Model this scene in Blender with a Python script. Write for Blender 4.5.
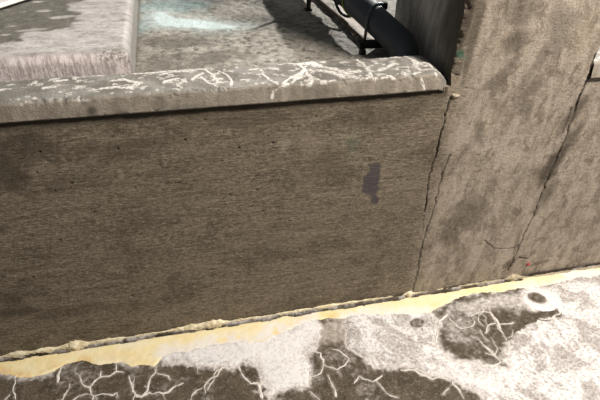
import bpy, math, random
import numpy as np
from mathutils import Matrix, Vector

for o in list(bpy.data.objects):
    bpy.data.objects.remove(o, do_unlink=True)
SC = bpy.context.scene
COL = SC.collection
random.seed(7)

# ------------------------------------------------------------------ camera
F = 500.0                                     # focal length in pixels of a 600 x 400 frame
CAM = np.array([0.0, -1.233, 1.436])
PITCH, YAW, ROLL = 0.629, 0.230, 0.024
cy_, sy_, cp_, sp_ = math.cos(YAW), math.sin(YAW), math.cos(PITCH), math.sin(PITCH)
FW = np.array([sy_*cp_, cy_*cp_, -sp_]); _R = np.array([cy_, -sy_, 0.0]); _U = np.cross(_R, FW)
RT = math.cos(ROLL)*_R + math.sin(ROLL)*_U
UP = -math.sin(ROLL)*_R + math.cos(ROLL)*_U
cd = bpy.data.cameras.new('camera'); cam = bpy.data.objects.new('camera', cd); COL.objects.link(cam)
cd.sensor_width = 36.0; cd.lens = F/600*36.0; cd.clip_start = 0.02
cam.matrix_world = Matrix(((RT[0], UP[0], -FW[0], CAM[0]), (RT[1], UP[1], -FW[1], CAM[1]),
                           (RT[2], UP[2], -FW[2], CAM[2]), (0, 0, 0, 1)))
SC.camera = cam

# ------------------------------------------------------------------ light
W = bpy.data.worlds.new('world'); SC.world = W; W.use_nodes = True
W.node_tree.nodes['Background'].inputs[0].default_value = (0.93, 0.97, 1.0, 1)
W.node_tree.nodes['Background'].inputs[1].default_value = 0.14

def area(name, loc, target, size, energy, color):
    l = bpy.data.lights.new(name, 'AREA'); l.shape = 'DISK'; l.size = size; l.energy = energy; l.color = color
    o = bpy.data.objects.new(name, l); COL.objects.link(o); o.location = loc
    d = Vector(target) - Vector(loc); o.rotation_euler = d.to_track_quat('-Z', 'Y').to_euler()
    return o
area('ceiling_lamp', (1.7, -1.3, 3.1), (0.9, -0.1, 0.2), 0.45, 165, (1.0, 0.94, 0.87))
area('flood_lamp', (3.6, 3.4, 2.85), (0.3, 0.5, 0.85), 0.12, 400, (1.0, 0.985, 0.95))

VS = SC.view_settings
VS.view_transform = 'Standard'; VS.look = 'None'; VS.gamma = 1.0; VS.exposure = 0.0; VS.use_curve_mapping = False

# ------------------------------------------------------------------ pixel -> place helpers
def ray(x, y):
    return FW + RT*(x-300)/F + UP*(200-y)/F
def onz(x, y, z):
    d = ray(x, y); return CAM + d*(z-CAM[2])/d[2]
def ony(x, y, Y):
    d = ray(x, y); return CAM + d*(Y-CAM[1])/d[1]
def onx(x, y, X):
    d = ray(x, y); return CAM + d*(X-CAM[0])/d[0]

# ------------------------------------------------------------------ numpy noise and distance fields
def _h(i, j, s):
    v = np.sin(i*127.1 + j*311.7 + s*74.7)*43758.5453
    return v - np.floor(v)
def vnoise(x, y, s=0):
    i = np.floor(x); j = np.floor(y); u = x-i; v = y-j
    u = u*u*(3-2*u); v = v*v*(3-2*v)
    a = _h(i, j, s); b = _h(i+1, j, s); c = _h(i, j+1, s); d = _h(i+1, j+1, s)
    return (a*(1-u)+b*u)*(1-v) + (c*(1-u)+d*u)*v
def fbm(x, y, s=0, n=4):
    t = 0; a = 0.5; tot = 0
    for k in range(n):
        t = t + a*vnoise(x*2**k, y*2**k, s+k*3.3); tot += a; a *= 0.5
    return t/tot
def sst(a, b, x):
    t = np.clip((x-a)/(b-a), 0, 1); return t*t*(3-2*t)
def dline(px, py, pts):
    best = np.full(px.shape, 1e9)
    for (x0, y0), (x1, y1) in zip(pts[:-1], pts[1:]):
        dx, dy = x1-x0, y1-y0; L = dx*dx+dy*dy+1e-12
        t = np.clip(((px-x0)*dx+(py-y0)*dy)/L, 0, 1)
        best = np.minimum(best, (px-x0-t*dx)**2+(py-y0-t*dy)**2)
    return np.sqrt(best)
def sdpoly(px, py, pts):                       # negative inside
    d = dline(px, py, list(pts)+[pts[0]])
    ins = np.zeros(px.shape, bool); n = len(pts)
    for k in range(n):
        x0, y0 = pts[k]; x1, y1 = pts[(k+1) % n]
        c = ((y0 > py) != (y1 > py)) & (px < (x1-x0)*(py-y0)/((y1-y0) if y1 != y0 else 1e-12)+x0)
        ins ^= c
    return np.where(ins, -d, d)
def jag(pts, amp, step, rnd):                  # subdivide a polyline and make it irregular
    out = [pts[0]]
    for (x0, y0), (x1, y1) in zip(pts[:-1], pts[1:]):
        n = max(1, int(math.hypot(x1-x0, y1-y0)/step))
        for k in range(1, n+1):
            t = k/n; j = amp if k < n else amp*0.4
            out.append((x0+(x1-x0)*t+rnd.uniform(-j, j), y0+(y1-y0)*t+rnd.uniform(-j, j)))
    return out

# ------------------------------------------------------------------ mesh helpers
def mesh_obj(name, verts, faces, mat, parent=None, loc=(0, 0, 0), smooth=True, attrs=None):
    me = bpy.data.meshes.new(name)
    v = np.asarray(verts, dtype=np.float64).reshape(-1, 3) - np.asarray(loc)
    if isinstance(faces, np.ndarray):
        me.vertices.add(len(v)); me.vertices.foreach_set('co', v.astype(np.float32).ravel())
        k = faces.shape[1]; n = len(faces)
        me.loops.add(n*k); me.loops.foreach_set('vertex_index', faces.astype(np.int32).ravel())
        me.polygons.add(n)
        me.polygons.foreach_set('loop_start', np.arange(0, n*k, k, dtype=np.int32))
        me.polygons.foreach_set('loop_total', np.full(n, k, dtype=np.int32))
        me.update(calc_edges=True)
    else:
        me.from_pydata([tuple(q) for q in v], [], faces)
    me.polygons.foreach_set('use_smooth', np.full(len(me.polygons), smooth))
    for k, a in (attrs or {}).items():
        at = me.attributes.new(k, 'FLOAT', 'POINT'); at.data.foreach_set('value', np.asarray(a, np.float32).ravel())
    me.materials.append(mat); me.validate(); me.update()
    o = bpy.data.objects.new(name, me); COL.objects.link(o)
    o.location = loc
    if parent:
        o.parent = parent; o.location = Vector(loc) - parent.location
    return o
def grid_faces(nu, nv, flip=False):            # vertices indexed [iu*nv+iv]
    iu, iv = np.meshgrid(np.arange(nu-1), np.arange(nv-1), indexing='ij')
    a = (iu*nv+iv).ravel(); b = a+nv; c = b+1; d = a+1
    return np.stack([a, d, c, b] if flip else [a, b, c, d], 1)
def box_vf(x0, x1, y0, y1, z0, z1, bev=0.0):
    v, f = [], []
    if bev <= 0:
        v = [(x, y, z) for x in (x0, x1) for y in (y0, y1) for z in (z0, z1)]
        f = [(0, 1, 3, 2), (4, 6, 7, 5), (0, 4, 5, 1), (2, 3, 7, 6), (0, 2, 6, 4), (1, 5, 7, 3)]
        return v, f
    # chamfered box: octagonal rings
    def ring(z, i):
        return [(x0+i+bev, y0+i, z), (x1-i-bev, y0+i, z), (x1-i, y0+i+bev, z), (x1-i, y1-i-bev, z),
                (x1-i-bev, y1-i, z), (x0+i+bev, y1-i, z), (x0+i, y1-i-bev, z), (x0+i, y0+i+bev, z)]
    for z, i in ((z0, bev), (z0+bev, 0), (z1-bev, 0), (z1, bev)): v += ring(z, i)
    f.append(tuple(range(7, -1, -1))); f.append(tuple(range(24, 32)))
    for r in range(3):
        for k in range(8): f.append((r*8+k, r*8+(k+1) % 8, (r+1)*8+(k+1) % 8, (r+1)*8+k))
    return v, f
def tube_vf(path, rad, n=12, cap=True):
    P = [Vector(p) for p in path]; v, f = [], []
    rs = rad if isinstance(rad, (list, tuple)) else [rad]*len(P)
    t0 = (P[1]-P[0]).normalized(); ref = Vector((0, 0, 1)) if abs(t0.z) < 0.9 else Vector((1, 0, 0))
    a = t0.cross(ref).normalized()
    for i, p in enumerate(P):
        t = ((P[min(i+1, len(P)-1)]-P[max(i-1, 0)])).normalized()
        a = (a - t*a.dot(t)).normalized(); b = t.cross(a)
        for k in range(n):
            th = 2*math.pi*k/n; v.append(tuple(p+(a*math.cos(th)+b*math.sin(th))*rs[i]))
    for i in range(len(P)-1):
        for k in range(n):
            f.append((i*n+k, i*n+(k+1) % n, (i+1)*n+(k+1) % n, (i+1)*n+k))
    if cap:
        f.append(tuple(range(n-1, -1, -1))); f.append(tuple(range((len(P)-1)*n, len(P)*n)))
    return v, f
def join(*vfs):
    v, f = [], []
    for vv, ff in vfs:
        o = len(v); v += list(vv); f += [tuple(i+o for i in q) for q in ff]
    return v, f
def empty(name, loc, label, cat, group=None):
    o = bpy.data.objects.new(name, None); COL.objects.link(o); o.location = loc; o.empty_display_size = 0.05
    o['label'] = label; o['category'] = cat
    if group: o['group'] = group
    bpy.context.view_layer.update()
    return o
def tag(o, label, cat, group=None):
    o['label'] = label; o['category'] = cat
    if group: o['group'] = group
    return o
def struct(o, label=None):
    o['kind'] = 'structure'
    if label: o['label'] = label
    return o

# ------------------------------------------------------------------ materials
class NT:
    def __init__(s, name, rough=0.85, spec=0.3):
        s.m = bpy.data.materials.new(name); s.m.use_nodes = True; s.t = s.m.node_tree
        s.b = s.t.nodes['Principled BSDF']; s.b.inputs['Roughness'].default_value = rough
        s.b.inputs['Specular IOR Level'].default_value = spec
        s.oc = s.t.nodes.new('ShaderNodeTexCoord').outputs['Object']
    def put(s, sock, v):
        if hasattr(v, 'links') or isinstance(v, bpy.types.NodeSocket): s.t.links.new(v, sock)
        elif isinstance(v, (tuple, list)) and len(v) == 3 and sock.type == 'RGBA': sock.default_value = (*v, 1)
        else: sock.default_value = v
    def noise(s, scale, detail=5, rough=0.6, stretch=(1, 1, 1), dist=0.0, loc=(0, 0, 0)):
        mp = s.t.nodes.new('ShaderNodeMapping'); mp.inputs['Scale'].default_value = stretch
        mp.inputs['Location'].default_value = loc
        s.t.links.new(s.oc, mp.inputs[0])
        n = s.t.nodes.new('ShaderNodeTexNoise'); n.inputs['Scale'].default_value = scale
        n.inputs['Detail'].default_value = detail; n.inputs['Roughness'].default_value = rough
        n.inputs['Distortion'].default_value = dist
        s.t.links.new(mp.outputs[0], n.inputs['Vector']); return n.outputs['Fac']
    def voro(s, scale, feature='DISTANCE_TO_EDGE', warp=0.02, wscale=20):
        n1 = s.t.nodes.new('ShaderNodeTexNoise'); n1.inputs['Scale'].default_value = wscale
        s.t.links.new(s.oc, n1.inputs['Vector'])
        vm = s.t.nodes.new('ShaderNodeVectorMath'); vm.operation = 'SCALE'; vm.inputs['Scale'].default_value = warp
        s.t.links.new(n1.outputs['Color'], vm.inputs[0])
        ad = s.t.nodes.new('ShaderNodeVectorMath'); s.t.links.new(s.oc, ad.inputs[0]); s.t.links.new(vm.outputs[0], ad.inputs[1])
        v = s.t.nodes.new('ShaderNodeTexVoronoi'); v.feature = feature; v.inputs['Scale'].default_value = scale
        s.t.links.new(ad.outputs[0], v.inputs['Vector']); return v.outputs['Distance']
    def ramp(s, f, a, b, lo=0.0, hi=1.0):
        r = s.t.nodes.new('ShaderNodeMapRange'); r.interpolation_type = 'SMOOTHSTEP'
        s.put(r.inputs[0], f); r.inputs[1].default_value = a; r.inputs[2].default_value = b
        r.inputs[3].default_value = lo; r.inputs[4].default_value = hi; return r.outputs[0]
    def math(s, op, a, b=0.0):
        n = s.t.nodes.new('ShaderNodeMath'); n.operation = op; n.use_clamp = op in ('ADD',) and False
        s.put(n.inputs[0], a); s.put(n.inputs[1], b); return n.outputs[0]
    def mix(s, f, a, b, mode='MIX'):
        n = s.t.nodes.new('ShaderNodeMix'); n.data_type = 'RGBA'; n.blend_type = mode; n.clamp_factor = True
        s.put(n.inputs[0], f); s.put(n.inputs[6], a); s.put(n.inputs[7], b); return n.outputs[2]
    def attr(s, name):
        n = s.t.nodes.new('ShaderNodeAttribute'); n.attribute_name = name; return n.outputs['Fac']
    def col(s, c): s.put(s.b.inputs['Base Color'], c); return s
    def rough(s, r): s.put(s.b.inputs['Roughness'], r); return s
    def bump(s, h, dist=0.002, strength=1.0):
        n = s.t.nodes.new('ShaderNodeBump'); n.inputs['Distance'].default_value = dist
        n.inputs['Strength'].default_value = strength; s.put(n.inputs['Height'], h)
        s.t.links.new(n.outputs[0], s.b.inputs['Normal']); return s

def simple(name, a, b, scale=30, rough=0.6, metal=0.0, bump=0.0005, spec=0.4):
    n = NT(name, rough, spec); k = n.noise(scale, 6)
    n.col(n.mix(n.ramp(k, .35, .65), a, b)); n.b.inputs['Metallic'].default_value = metal
    n.rough(n.ramp(k, .3, .7, rough-.08, rough+.08)); n.bump(n.noise(scale*5, 3), bump); return n.m

# concrete of the low wall and of the column
def mat_face():
    n = NT('board_marked_concrete', 0.9, 0.2)
    col = n.attr('smooth_face'); stain_shade = n.attr('stain_shade'); crack = n.attr('crack')
    streak = n.noise(7, 9, .78, (1.0, 1, 7), .6)
    fine = n.noise(34, 8, .78, (.55, 1, 5), .3)
    blot = n.noise(6, 8, .70, (1, 1, 1.5), .5)
    grain = n.noise(300, 3, .75)
    wall = n.mix(n.ramp(streak, .34, .66), (.148, .116, .078), (.258, .208, .147))
    wall = n.mix(n.ramp(fine, .50, .70, 0, .9), wall, (.40, .335, .248))
    wall = n.mix(n.ramp(fine, .47, .28, 0, .7), wall, (.060, .046, .029))
    wall = n.mix(n.ramp(blot, .50, .62, 0, .62), wall, (.085, .067, .043))
    wall = n.mix(n.ramp(n.noise(11, 9, .75, (1, 1, 1.6), .6, (7, 1, 2)), .56, .70, 0, .5), wall, (.300, .250, .180))
    sp = n.noise(110, 5, .8, (.6, 1, 1.5), .2, (1, 2, 9))
    wall = n.mix(n.ramp(sp, .49, .41, 0, .62), wall, (.055, .043, .028)); wall = n.mix(n.ramp(sp, .53, .63, 0, .6), wall, (.42, .355, .265))
    vs = n.noise(7, 7, .66, (2.4, 1, .8), .5)
    colu = n.mix(n.ramp(vs, .38, .62), (.27, .218, .166), (.45, .378, .300))
    colu = n.mix(n.ramp(n.noise(34, 8, .78), .46, .62, 0, .6), colu, (.48, .405, .325))
    colu = n.mix(n.ramp(n.noise(16, 8, .7, (1.4, 1, .9), .4, (3, 0, 5)), .50, .62, 0, .75), colu, (.165, .128, .090))
    colu = n.mix(n.ramp(sp, .48, .40, 0, .42), colu, (.14, .11, .08)); colu = n.mix(n.ramp(sp, .54, .64, 0, .45), colu, (.54, .46, .38))
    c = n.mix(col, wall, colu)
    c = n.mix(n.ramp(grain, .52, .68, 0, .45), c, (.46, .39, .30))
    c = n.mix(n.ramp(grain, .46, .32, 0, .5), c, (.075, .06, .043))
    c = n.mix(n.math('MULTIPLY', stain_shade, n.ramp(fine, .2, .6, .55, 1.0)), c, (.070, .055, .039))
    c = n.mix(n.attr('purple'), c, (.088, .075, .078))
    c = n.mix(n.attr('green'), c, (.10, .24, .15))
    c = n.mix(n.attr('pale'), c, (.52, .44, .32))
    c = n.mix(crack, c, (.028, .022, .016))
    n.col(c)
    hw = n.math('ADD', n.math('MULTIPLY', fine, 1.0), n.math('MULTIPLY', streak, .8))
    hc_ = n.math('ADD', n.noise(60, 8, .75), n.math('MULTIPLY', vs, .7))
    hm = n.mix(col, hw, hc_)
    n.bump(n.math('ADD', hm, n.math('MULTIPLY', grain, .6)), .005, .9)
    return n.m
def mat_cap():
    n = NT('coping_concrete', 0.9, 0.2)
    a = n.noise(14, 7, .68); g = n.noise(230, 3, .7); b = n.noise(60, 6, .7, (1, 2, 2))
    top = n.mix(n.ramp(a, .34, .66), (.150, .138, .118), (.270, .254, .228))
    front = n.mix(n.ramp(n.noise(22, 6, .65, (1.6, 1, .6)), .32, .68), (.215, .180, .140), (.33, .285, .232))
    c = n.mix(n.attr('front'), top, front)
    c = n.mix(n.ramp(b, .48, .30, 0, .55), c, (.150, .125, .098))
    c = n.mix(n.ramp(g, .55, .72, 0, .4), c, (.56, .51, .44))
    c = n.mix(n.ramp(g, .42, .28, 0, .5), c, (.10, .085, .065))
    c = n.mix(n.attr('stain_shade'), c, (.085, .078, .062))
    w = n.math('MULTIPLY', n.attr('white'), n.ramp(n.noise(120, 6, .8), .40, .52, .10, 1.0))
    c = n.mix(w, c, (.70, .66, .60))
    n.col(c); n.bump(n.math('ADD', g, n.math('ADD', b, a)), .003, .7); return n.m
def mat_floor():
    n = NT('salted_floor_concrete', 0.8, 0.35)
    a = n.noise(16, 8, .68, (1, 1, 1), .3); g = n.noise(190, 4, .7); mid = n.noise(55, 6, .7)
    dark = n.mix(n.ramp(a, .33, .68), (.052, .038, .021), (.118, .091, .060))
    dark = n.mix(n.ramp(mid, .48, .72, 0, .55), dark, (.19, .158, .122))
    dark = n.mix(n.ramp(g, .52, .64, 0, .45), dark, (.27, .23, .185)); dark = n.mix(n.ramp(g, .48, .38, 0, .5), dark, (.035, .027, .018))
    dark = n.mix(n.ramp(mid, .44, .28, 0, .6), dark, (.050, .040, .028))
    w = n.attr('white')
    brk = n.ramp(mid, .25, .70, -.22, .22)
    wf = n.ramp(n.math('ADD', w, brk), .05, .95)
    wc = n.mix(n.ramp(n.noise(75, 7, .72), .36, .62), (.50, .44, .40), (.86, .81, .77))
    c = n.mix(n.math('MULTIPLY', wf, .92), dark, wc)
    c = n.mix(n.attr('tan'), c, (.40, .32, .23))
    c = n.mix(n.attr('groove'), c, (.030, .022, .014))
    n.col(c); n.rough(n.ramp(wf, 0, 1, .55, .95))
    n.bump(n.math('ADD', g, n.math('MULTIPLY', mid, 1.5)), .003, .8); return n.m
def mat_crust():
    n = NT('salt_crust', 0.95, 0.15)
    v = n.voro(85, warp=.03, wscale=40); v2 = n.voro(26, warp=.10, wscale=16)
    big = n.noise(9, 8, .70, (1, 1, 1), .8); m = n.noise(95, 8, .75); g = n.noise(300, 4, .75)
    thin = n.attr('thin')
    c = n.mix(n.ramp(m, .30, .52), (.62, .57, .54), (.87, .84, .815))
    gm = n.math('MULTIPLY', thin, n.ramp(big, .44, .56))
    c = n.mix(n.math('MULTIPLY', gm, n.ramp(m, .36, .62, 1.15, .55)), c, (.25, .205, .175))
    c = n.mix(n.math('MULTIPLY', thin, n.ramp(m, .50, .40, 0, .85)), c, (.36, .31, .28))
    c = n.mix(n.math('MULTIPLY', thin, n.ramp(g, .44, .32, 0, .7)), c, (.36, .31, .28))
    c = n.mix(n.math('MULTIPLY', thin, n.ramp(v2, .035, .0, 0, .85)), c, (.80, .765, .74))
    c = n.mix(n.math('MULTIPLY', thin, n.ramp(v, .07, .0, 0, .55)), c, (.80, .765, .74))
    n.col(c); n.bump(n.math('ADD', m, n.math('MULTIPLY', g, .5)), .004, .8); return n.m
def mat_yellow():
    n = NT('pale_yellow_coating', 0.7, 0.35)
    a = n.noise(11, 6, .65, (1, 1.6, 1)); g = n.noise(150, 5, .7)
    c = n.mix(n.ramp(a, .36, .64), (.86, .70, .36), (.88, .77, .48))
    c = n.mix(n.ramp(n.noise(34, 7, .7, (1, 1.4, 1), .4), .58, .70, 0, .7), c, (.72, .50, .20))
    c = n.mix(n.ramp(g, .40, .28, 0, .5), c, (.62, .48, .27))
    c = n.mix(n.attr('ochre'), c, (.78, .52, .20)); c = n.mix(n.attr('salt'), c, (.82, .77, .70))
    n.col(c); n.bump(n.math('ADD', g, n.noise(45, 5)), .0025, .6); return n.m
def mat_bead():
    n = NT('crusted_sealant', 0.9, 0.2)
    a = n.noise(38, 7, .7); g = n.noise(170, 5, .7)
    c = n.mix(n.ramp(a, .36, .62), (.70, .58, .36), (.95, .86, .62))
    c = n.mix(n.ramp(g, .40, .28, 0, .6), c, (.22, .17, .10)); c = n.mix(n.attr('dirty'), c, (.27, .215, .15))
    n.col(c); n.bump(n.math('ADD', g, a), .004, .8); return n.m
def mat_slab():
    n = NT('wet_pit_concrete', 0.75, 0.4)
    a = n.noise(10, 8, .7, (1, 1.3, 1), .4); g = n.noise(120, 5, .72); m = n.noise(38, 7, .72)
    c = n.mix(n.ramp(a, .34, .66), (.195, .175, .143), (.345, .318, .270))
    c = n.mix(n.ramp(m, .50, .40, 0, .8), c, (.075, .068, .054))
    c = n.mix(n.ramp(m, .56, .66, 0, .6), c, (.47, .43, .37))
    c = n.mix(n.ramp(g, .44, .30, 0, .6), c, (.10, .09, .07))
    c = n.mix(n.attr('pink_lit'), c, (.74, .64, .56))
    c = n.mix(n.math('MULTIPLY', n.attr('cyan'), n.ramp(m, .25, .6, .55, 1)), c, (.21, .345, .345))
    c = n.mix(n.math('MULTIPLY', n.attr('white'), n.ramp(m, .25, .5, .7, 1)), c, (.56, .655, .645))
    c = n.mix(n.attr('stain_shade'), c, (.10, .088, .066))
    n.col(c); n.bump(n.math('ADD', g, n.math('MULTIPLY', m, 2)), .004, .8); return n.m
def mat_pad():
    n = NT('salted_pad_concrete', 0.85, 0.3)
    a = n.noise(12, 8, .7, (1, 2, 1), .5); g = n.noise(150, 5, .72); m = n.noise(42, 7, .7)
    w = n.mix(n.ramp(a, .30, .64), (.32, .295, .275), (.52, .485, .47))
    w = n.mix(n.ramp(n.noise(18, 8, .72, (1, 2.2, 1), .8, (4, 2, 0)), .52, .60, 0, .7), w, (.24, .222, .20))
    w = n.mix(n.ramp(g, .44, .32, 0, .5), w, (.34, .30, .27))
    fs = n.noise(45, 7, .7, (2.2, 1, .35))
    fr = n.mix(n.ramp(fs, .40, .58), (.46, .39, .37), (.82, .72, .70))  # pink streaks, coloured lighter to make up for weak light on the front
    w = n.mix(n.attr('front'), w, fr)
    w = n.mix(n.math('MULTIPLY', n.attr('speck'), n.ramp(n.noise(110, 5, .75), .46, .54)), w, (.22, .20, .17))
    d = n.mix(n.ramp(m, .35, .65), (.115, .105, .085), (.180, .168, .140))
    d = n.mix(n.ramp(g, .60, .72, 0, .4), d, (.34, .32, .28))
    c = n.mix(n.attr('dark'), w, d); c = n.mix(n.attr('side'), c, (.15, .138, .12))  # side face coloured darker to offset the flood lamp striking it
    n.col(c); n.rough(n.math('SUBTRACT', .9, n.math('MULTIPLY', n.attr('dark'), .25)))
    n.bump(n.math('ADD', g, m), .004, .7); return n.m

M_FACE, M_CAP, M_FLOOR, M_CRUST = mat_face(), mat_cap(), mat_floor(), mat_crust()
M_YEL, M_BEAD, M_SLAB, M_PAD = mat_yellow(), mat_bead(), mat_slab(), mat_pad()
def mat_side():
    n = NT('column_side_concrete', 0.9, 0.2)
    s = n.noise(9, 8, .7, (1, 3, .7), .4); g = n.noise(200, 4, .7)
    c = n.mix(n.ramp(s, .35, .65), (.25, .225, .19), (.48, .45, .41))
    c = n.mix(n.ramp(n.noise(60, 6, .7, (1, 3, .6)), .55, .7, 0, .5), c, (.46, .43, .39))
    c = n.mix(n.ramp(g, .42, .28, 0, .5), c, (.07, .06, .045)); c = n.mix(n.attr('stain_shade'), c, (.055, .045, .032))
    n.col(c); n.bump(n.math('ADD', g, s), .003, .7); return n.m
M_SIDE = mat_side()
M_PIPE = simple('dark_grey_pipe_plastic', (.020, .027, .033), (.036, .046, .054), 14, .55, 0, .0004, .5)
M_BLACK = simple('black_painted_steel', (.010, .010, .010), (.024, .022, .020), 40, .55, .2)
M_GSTEEL = simple('grey_coated_rod', (.060, .075, .078), (.11, .13, .13), 60, .45, .3)
M_RUST = simple('rusty_brown_steel', (.085, .060, .040), (.165, .120, .085), 60, .8, .1)
M_HOSE = simple('black_rubber', (.012, .012, .013), (.03, .03, .03), 50, .6)
M_WIRE = simple('yellow_green_plastic', (.22, .26, .02), (.34, .36, .05), 40, .5)
M_PLATE = simple('pale_painted_steel', (.74, .66, .60), (.82, .75, .70), 16, .6)
M_NUT = simple('galvanised_steel', (.42, .42, .40), (.62, .61, .58), 90, .45, .5)
M_RED = simple('red_plastic', (.38, .03, .035), (.50, .05, .05), 80, .5)
M_FILL = simple('cream_filler', (.30, .25, .18), (.48, .40, .30), 90, .9)
M_VEIN = simple('white_salt', (.70, .64, .57), (.88, .83, .77), 90, .95, 0, .002, .1)
M_DRIP = simple('white_lime', (.74, .69, .62), (.88, .84, .77), 120, .95, 0, .001, .1)

# ------------------------------------------------------------------ wall face: cracks, pits, stains (world x, z on the plane y = 0)
rnd = random.Random(3)
def P2(pts): return [(float(q[0]), float(q[2])) for q in (ony(x, y, 0.0) for x, y in pts)]
CRACKS = [
    ([(453, 93), (450, 100), (445, 118), (439, 140), (437, 152), (429, 177), (427, 195), (424, 212)], .0021, 1.0),
    ([(424, 212), (423, 226), (419, 240)], .0012, .5),
    ([(450, 155), (443, 172), (439, 187), (433, 212), (427, 228), (421, 250), (419, 262), (416, 279), (412, 291)], .0020, .95),
    ([(595, 55), (588, 76), (580, 95), (570, 125), (566, 137), (553, 166), (545, 186), (534, 214), (523, 237), (514, 259), (508, 271)], .0024, 1.0),
    ([(571, 108), (566, 122), (562, 134)], .0014, .8),
    ([(484, 240), (494, 248), (508, 249), (521, 246)], .0013, .6),
    ([(500, 275), (508, 268), (519, 257), (528, 259)], .0022, .8)]
CR = [(jag(P2(p), .0035, .012, rnd), w, s) for p, w, s in CRACKS]
PITS = [(37, 172), (72, 183), (135, 188), (94, 212), (33, 277), (40, 152), (185, 140), (118, 149), (160, 165), (136, 268), (132, 296), (18, 333),
        (273, 143), (239, 148), (222, 161), (292, 127), (298, 126), (316, 117), (289, 221), (263, 211), (257, 190), (396, 224), (493, 123), (466, 88),
        (55, 190), (205, 120), (230, 195), (300, 250), (350, 230), (60, 240), (178, 232), (330, 135), (478, 155), (505, 200), (540, 135), (455, 230)]
PT = [(p, rnd.uniform(.0012, .0030)) for p in P2(PITS)]
def wall_fields(x, z):
    y = (fbm(x*2.2, z*2.2, 1)-.5)*.008 + (fbm(x*14, z*60, 5)-.5)*.0017*(1-sst(.70, .78, x)) + (fbm(x*90, z*90, 9, 2)-.5)*.0012
    crack = np.zeros_like(x)
    for pts, w, s in CR:
        m = (x > min(p[0] for p in pts)-.02) & (x < max(p[0] for p in pts)+.02)
        if not m.any(): continue
        d = dline(x[m], z[m], pts)
        ww = w*(.55+.9*vnoise(z[m]*45, x[m]*20, 4))
        k = 1-sst(ww*.5, ww*1.35, d)
        crack[m] = np.maximum(crack[m], k*s)
    for (px, pz), r in PT:
        d = np.hypot((x-px)/1.3, z-pz); crack = np.maximum(crack, (1-sst(r*.5, r*1.25, d))*.95)
    # random finer pits
    y = y + crack*.007
    seam = .745 + (fbm(z*7, x*0+2, 3)-.5)*.07
    smooth = sst(-.05, .07, x-seam)
    def blob(px, py, rx, rz, rot=0.0, e=.6):
        c = ony(px, py, 0.0); dx = x-c[0]; dz = z-c[2]
        u = dx*math.cos(rot)+dz*math.sin(rot); v = -dx*math.sin(rot)+dz*math.cos(rot)
        d = np.sqrt((u/rx)**2+(v/rz)**2) + (fbm(x*22, z*26, px*.1, 5)-.5)*1.1
        return 1-sst(1-e, 1+e*.4, d)
    st = np.zeros_like(x)
    for a in [(20, 150, .10, .06, 0, .5), (8, 170, .05, .07, 0, .6), (120, 150, .16, .035, 0, .35), (60, 185, .12, .03, 0, .3), (250, 118, .2, .03, 0, .35),
              (380, 115, .14, .04, 0, .3), (570, 118, .03, .10, -.3, .55), (556, 160, .035, .13, -.25, .7), (545, 195, .03, .10, -.25, .45),
              (515, 42, .045, .035, .5, .45), (505, 75, .02, .09, -.35, .4), (540, 60, .02, .10, -.35, .35), (530, 90, .025, .08, -.4, .4), (467, 25, .012, .14, -.1, .5), (478, 20, .016, .10, 0, .5), (470, 50, .014, .12, 0, .5), (520, 10, .05, .06, .5, .35), (560, 30, .05, .08, .4, .35),
              (495, 80, .06, .02, .6, .4), (465, 215, .08, .09, .6, .45), (450, 235, .05, .06, .4, .4), (525, 100, .03, .09, .3, .4), (480, 135, .02, .06, .3, .35),
              (508, 264, .035, .020, .5, .5), (540, 263, .05, .010, .1, .35), (80, 310, .16, .03, 0, .35), (15, 312, .07, .03, 0, .5), (10, 300, .04, .03, 0, .4), (330, 165, .07, .06, 0, .25)]:
        st = np.maximum(st, blob(*a[:5])*a[5])
    foot = ony(300, 311, 0)[2]
    st = np.maximum(st, (1-sst(.002, .016, z))*.9*sst(.25, .5, vnoise(x*14, z*3, 8)+.12))
    under = (1-sst(.004, .035, .85-z))*(.55+.4*vnoise(x*16, z*5, 2))*(x < .72)*(z < .86)  # darker band just below the coping
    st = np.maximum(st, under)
    pur = np.zeros_like(x)
    pp_ = P2([(220+a/2.72, 100+b/2.72) for a, b in [(405, 175), (425, 168), (437, 175), (435, 200), (430, 225), (432, 240), (425, 255), (432, 270), (425, 285), (410, 280), (412, 262),
              (395, 255), (385, 245), (390, 225), (385, 210), (400, 200), (410, 190)]])
    pm = (np.abs(x-pp_[0][0]) < .15) & (np.abs(z-pp_[0][1]) < .2)
    pur[pm] = .9*(1-sst(-.003, .003, sdpoly(x[pm], z[pm], pp_)+(fbm(x[pm]*60, z[pm]*60, 77)-.5)*.012))
    pur = np.maximum(pur, blob(352, 145, .018, .022, 0, .9)*.35)
    gr = blob(461, 55, .011, .012, 0, .8)*.75 + blob(466, 58, .006, .006, 0, .6)*.6 + blob(352, 143, .03, .04, 0, 1)*.14
    pale = np.zeros_like(x)
    for a, s in [((285, 143, .022, .022), .28), ((310, 138, .05, .05), .14), ((490, 120, .04, .06), .16), ((440, 205, .03, .10), .16), ((545, 185, .02, .10), .0),
                 ((585, 30, .05, .07), .14), ((492, 60, .05, .06), .14), ((590, 175, .05, .12), .08)]:
        pale = np.maximum(pale, blob(*a, 0, .8)*s)
    # dried drip lines low on the wall at the right
    return y, dict(crack=crack, stain_shade=np.clip(st*1.35, 0, .92), smooth_face=smooth, purple=pur, green=np.clip(gr, 0, 1), pale=pale)

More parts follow.
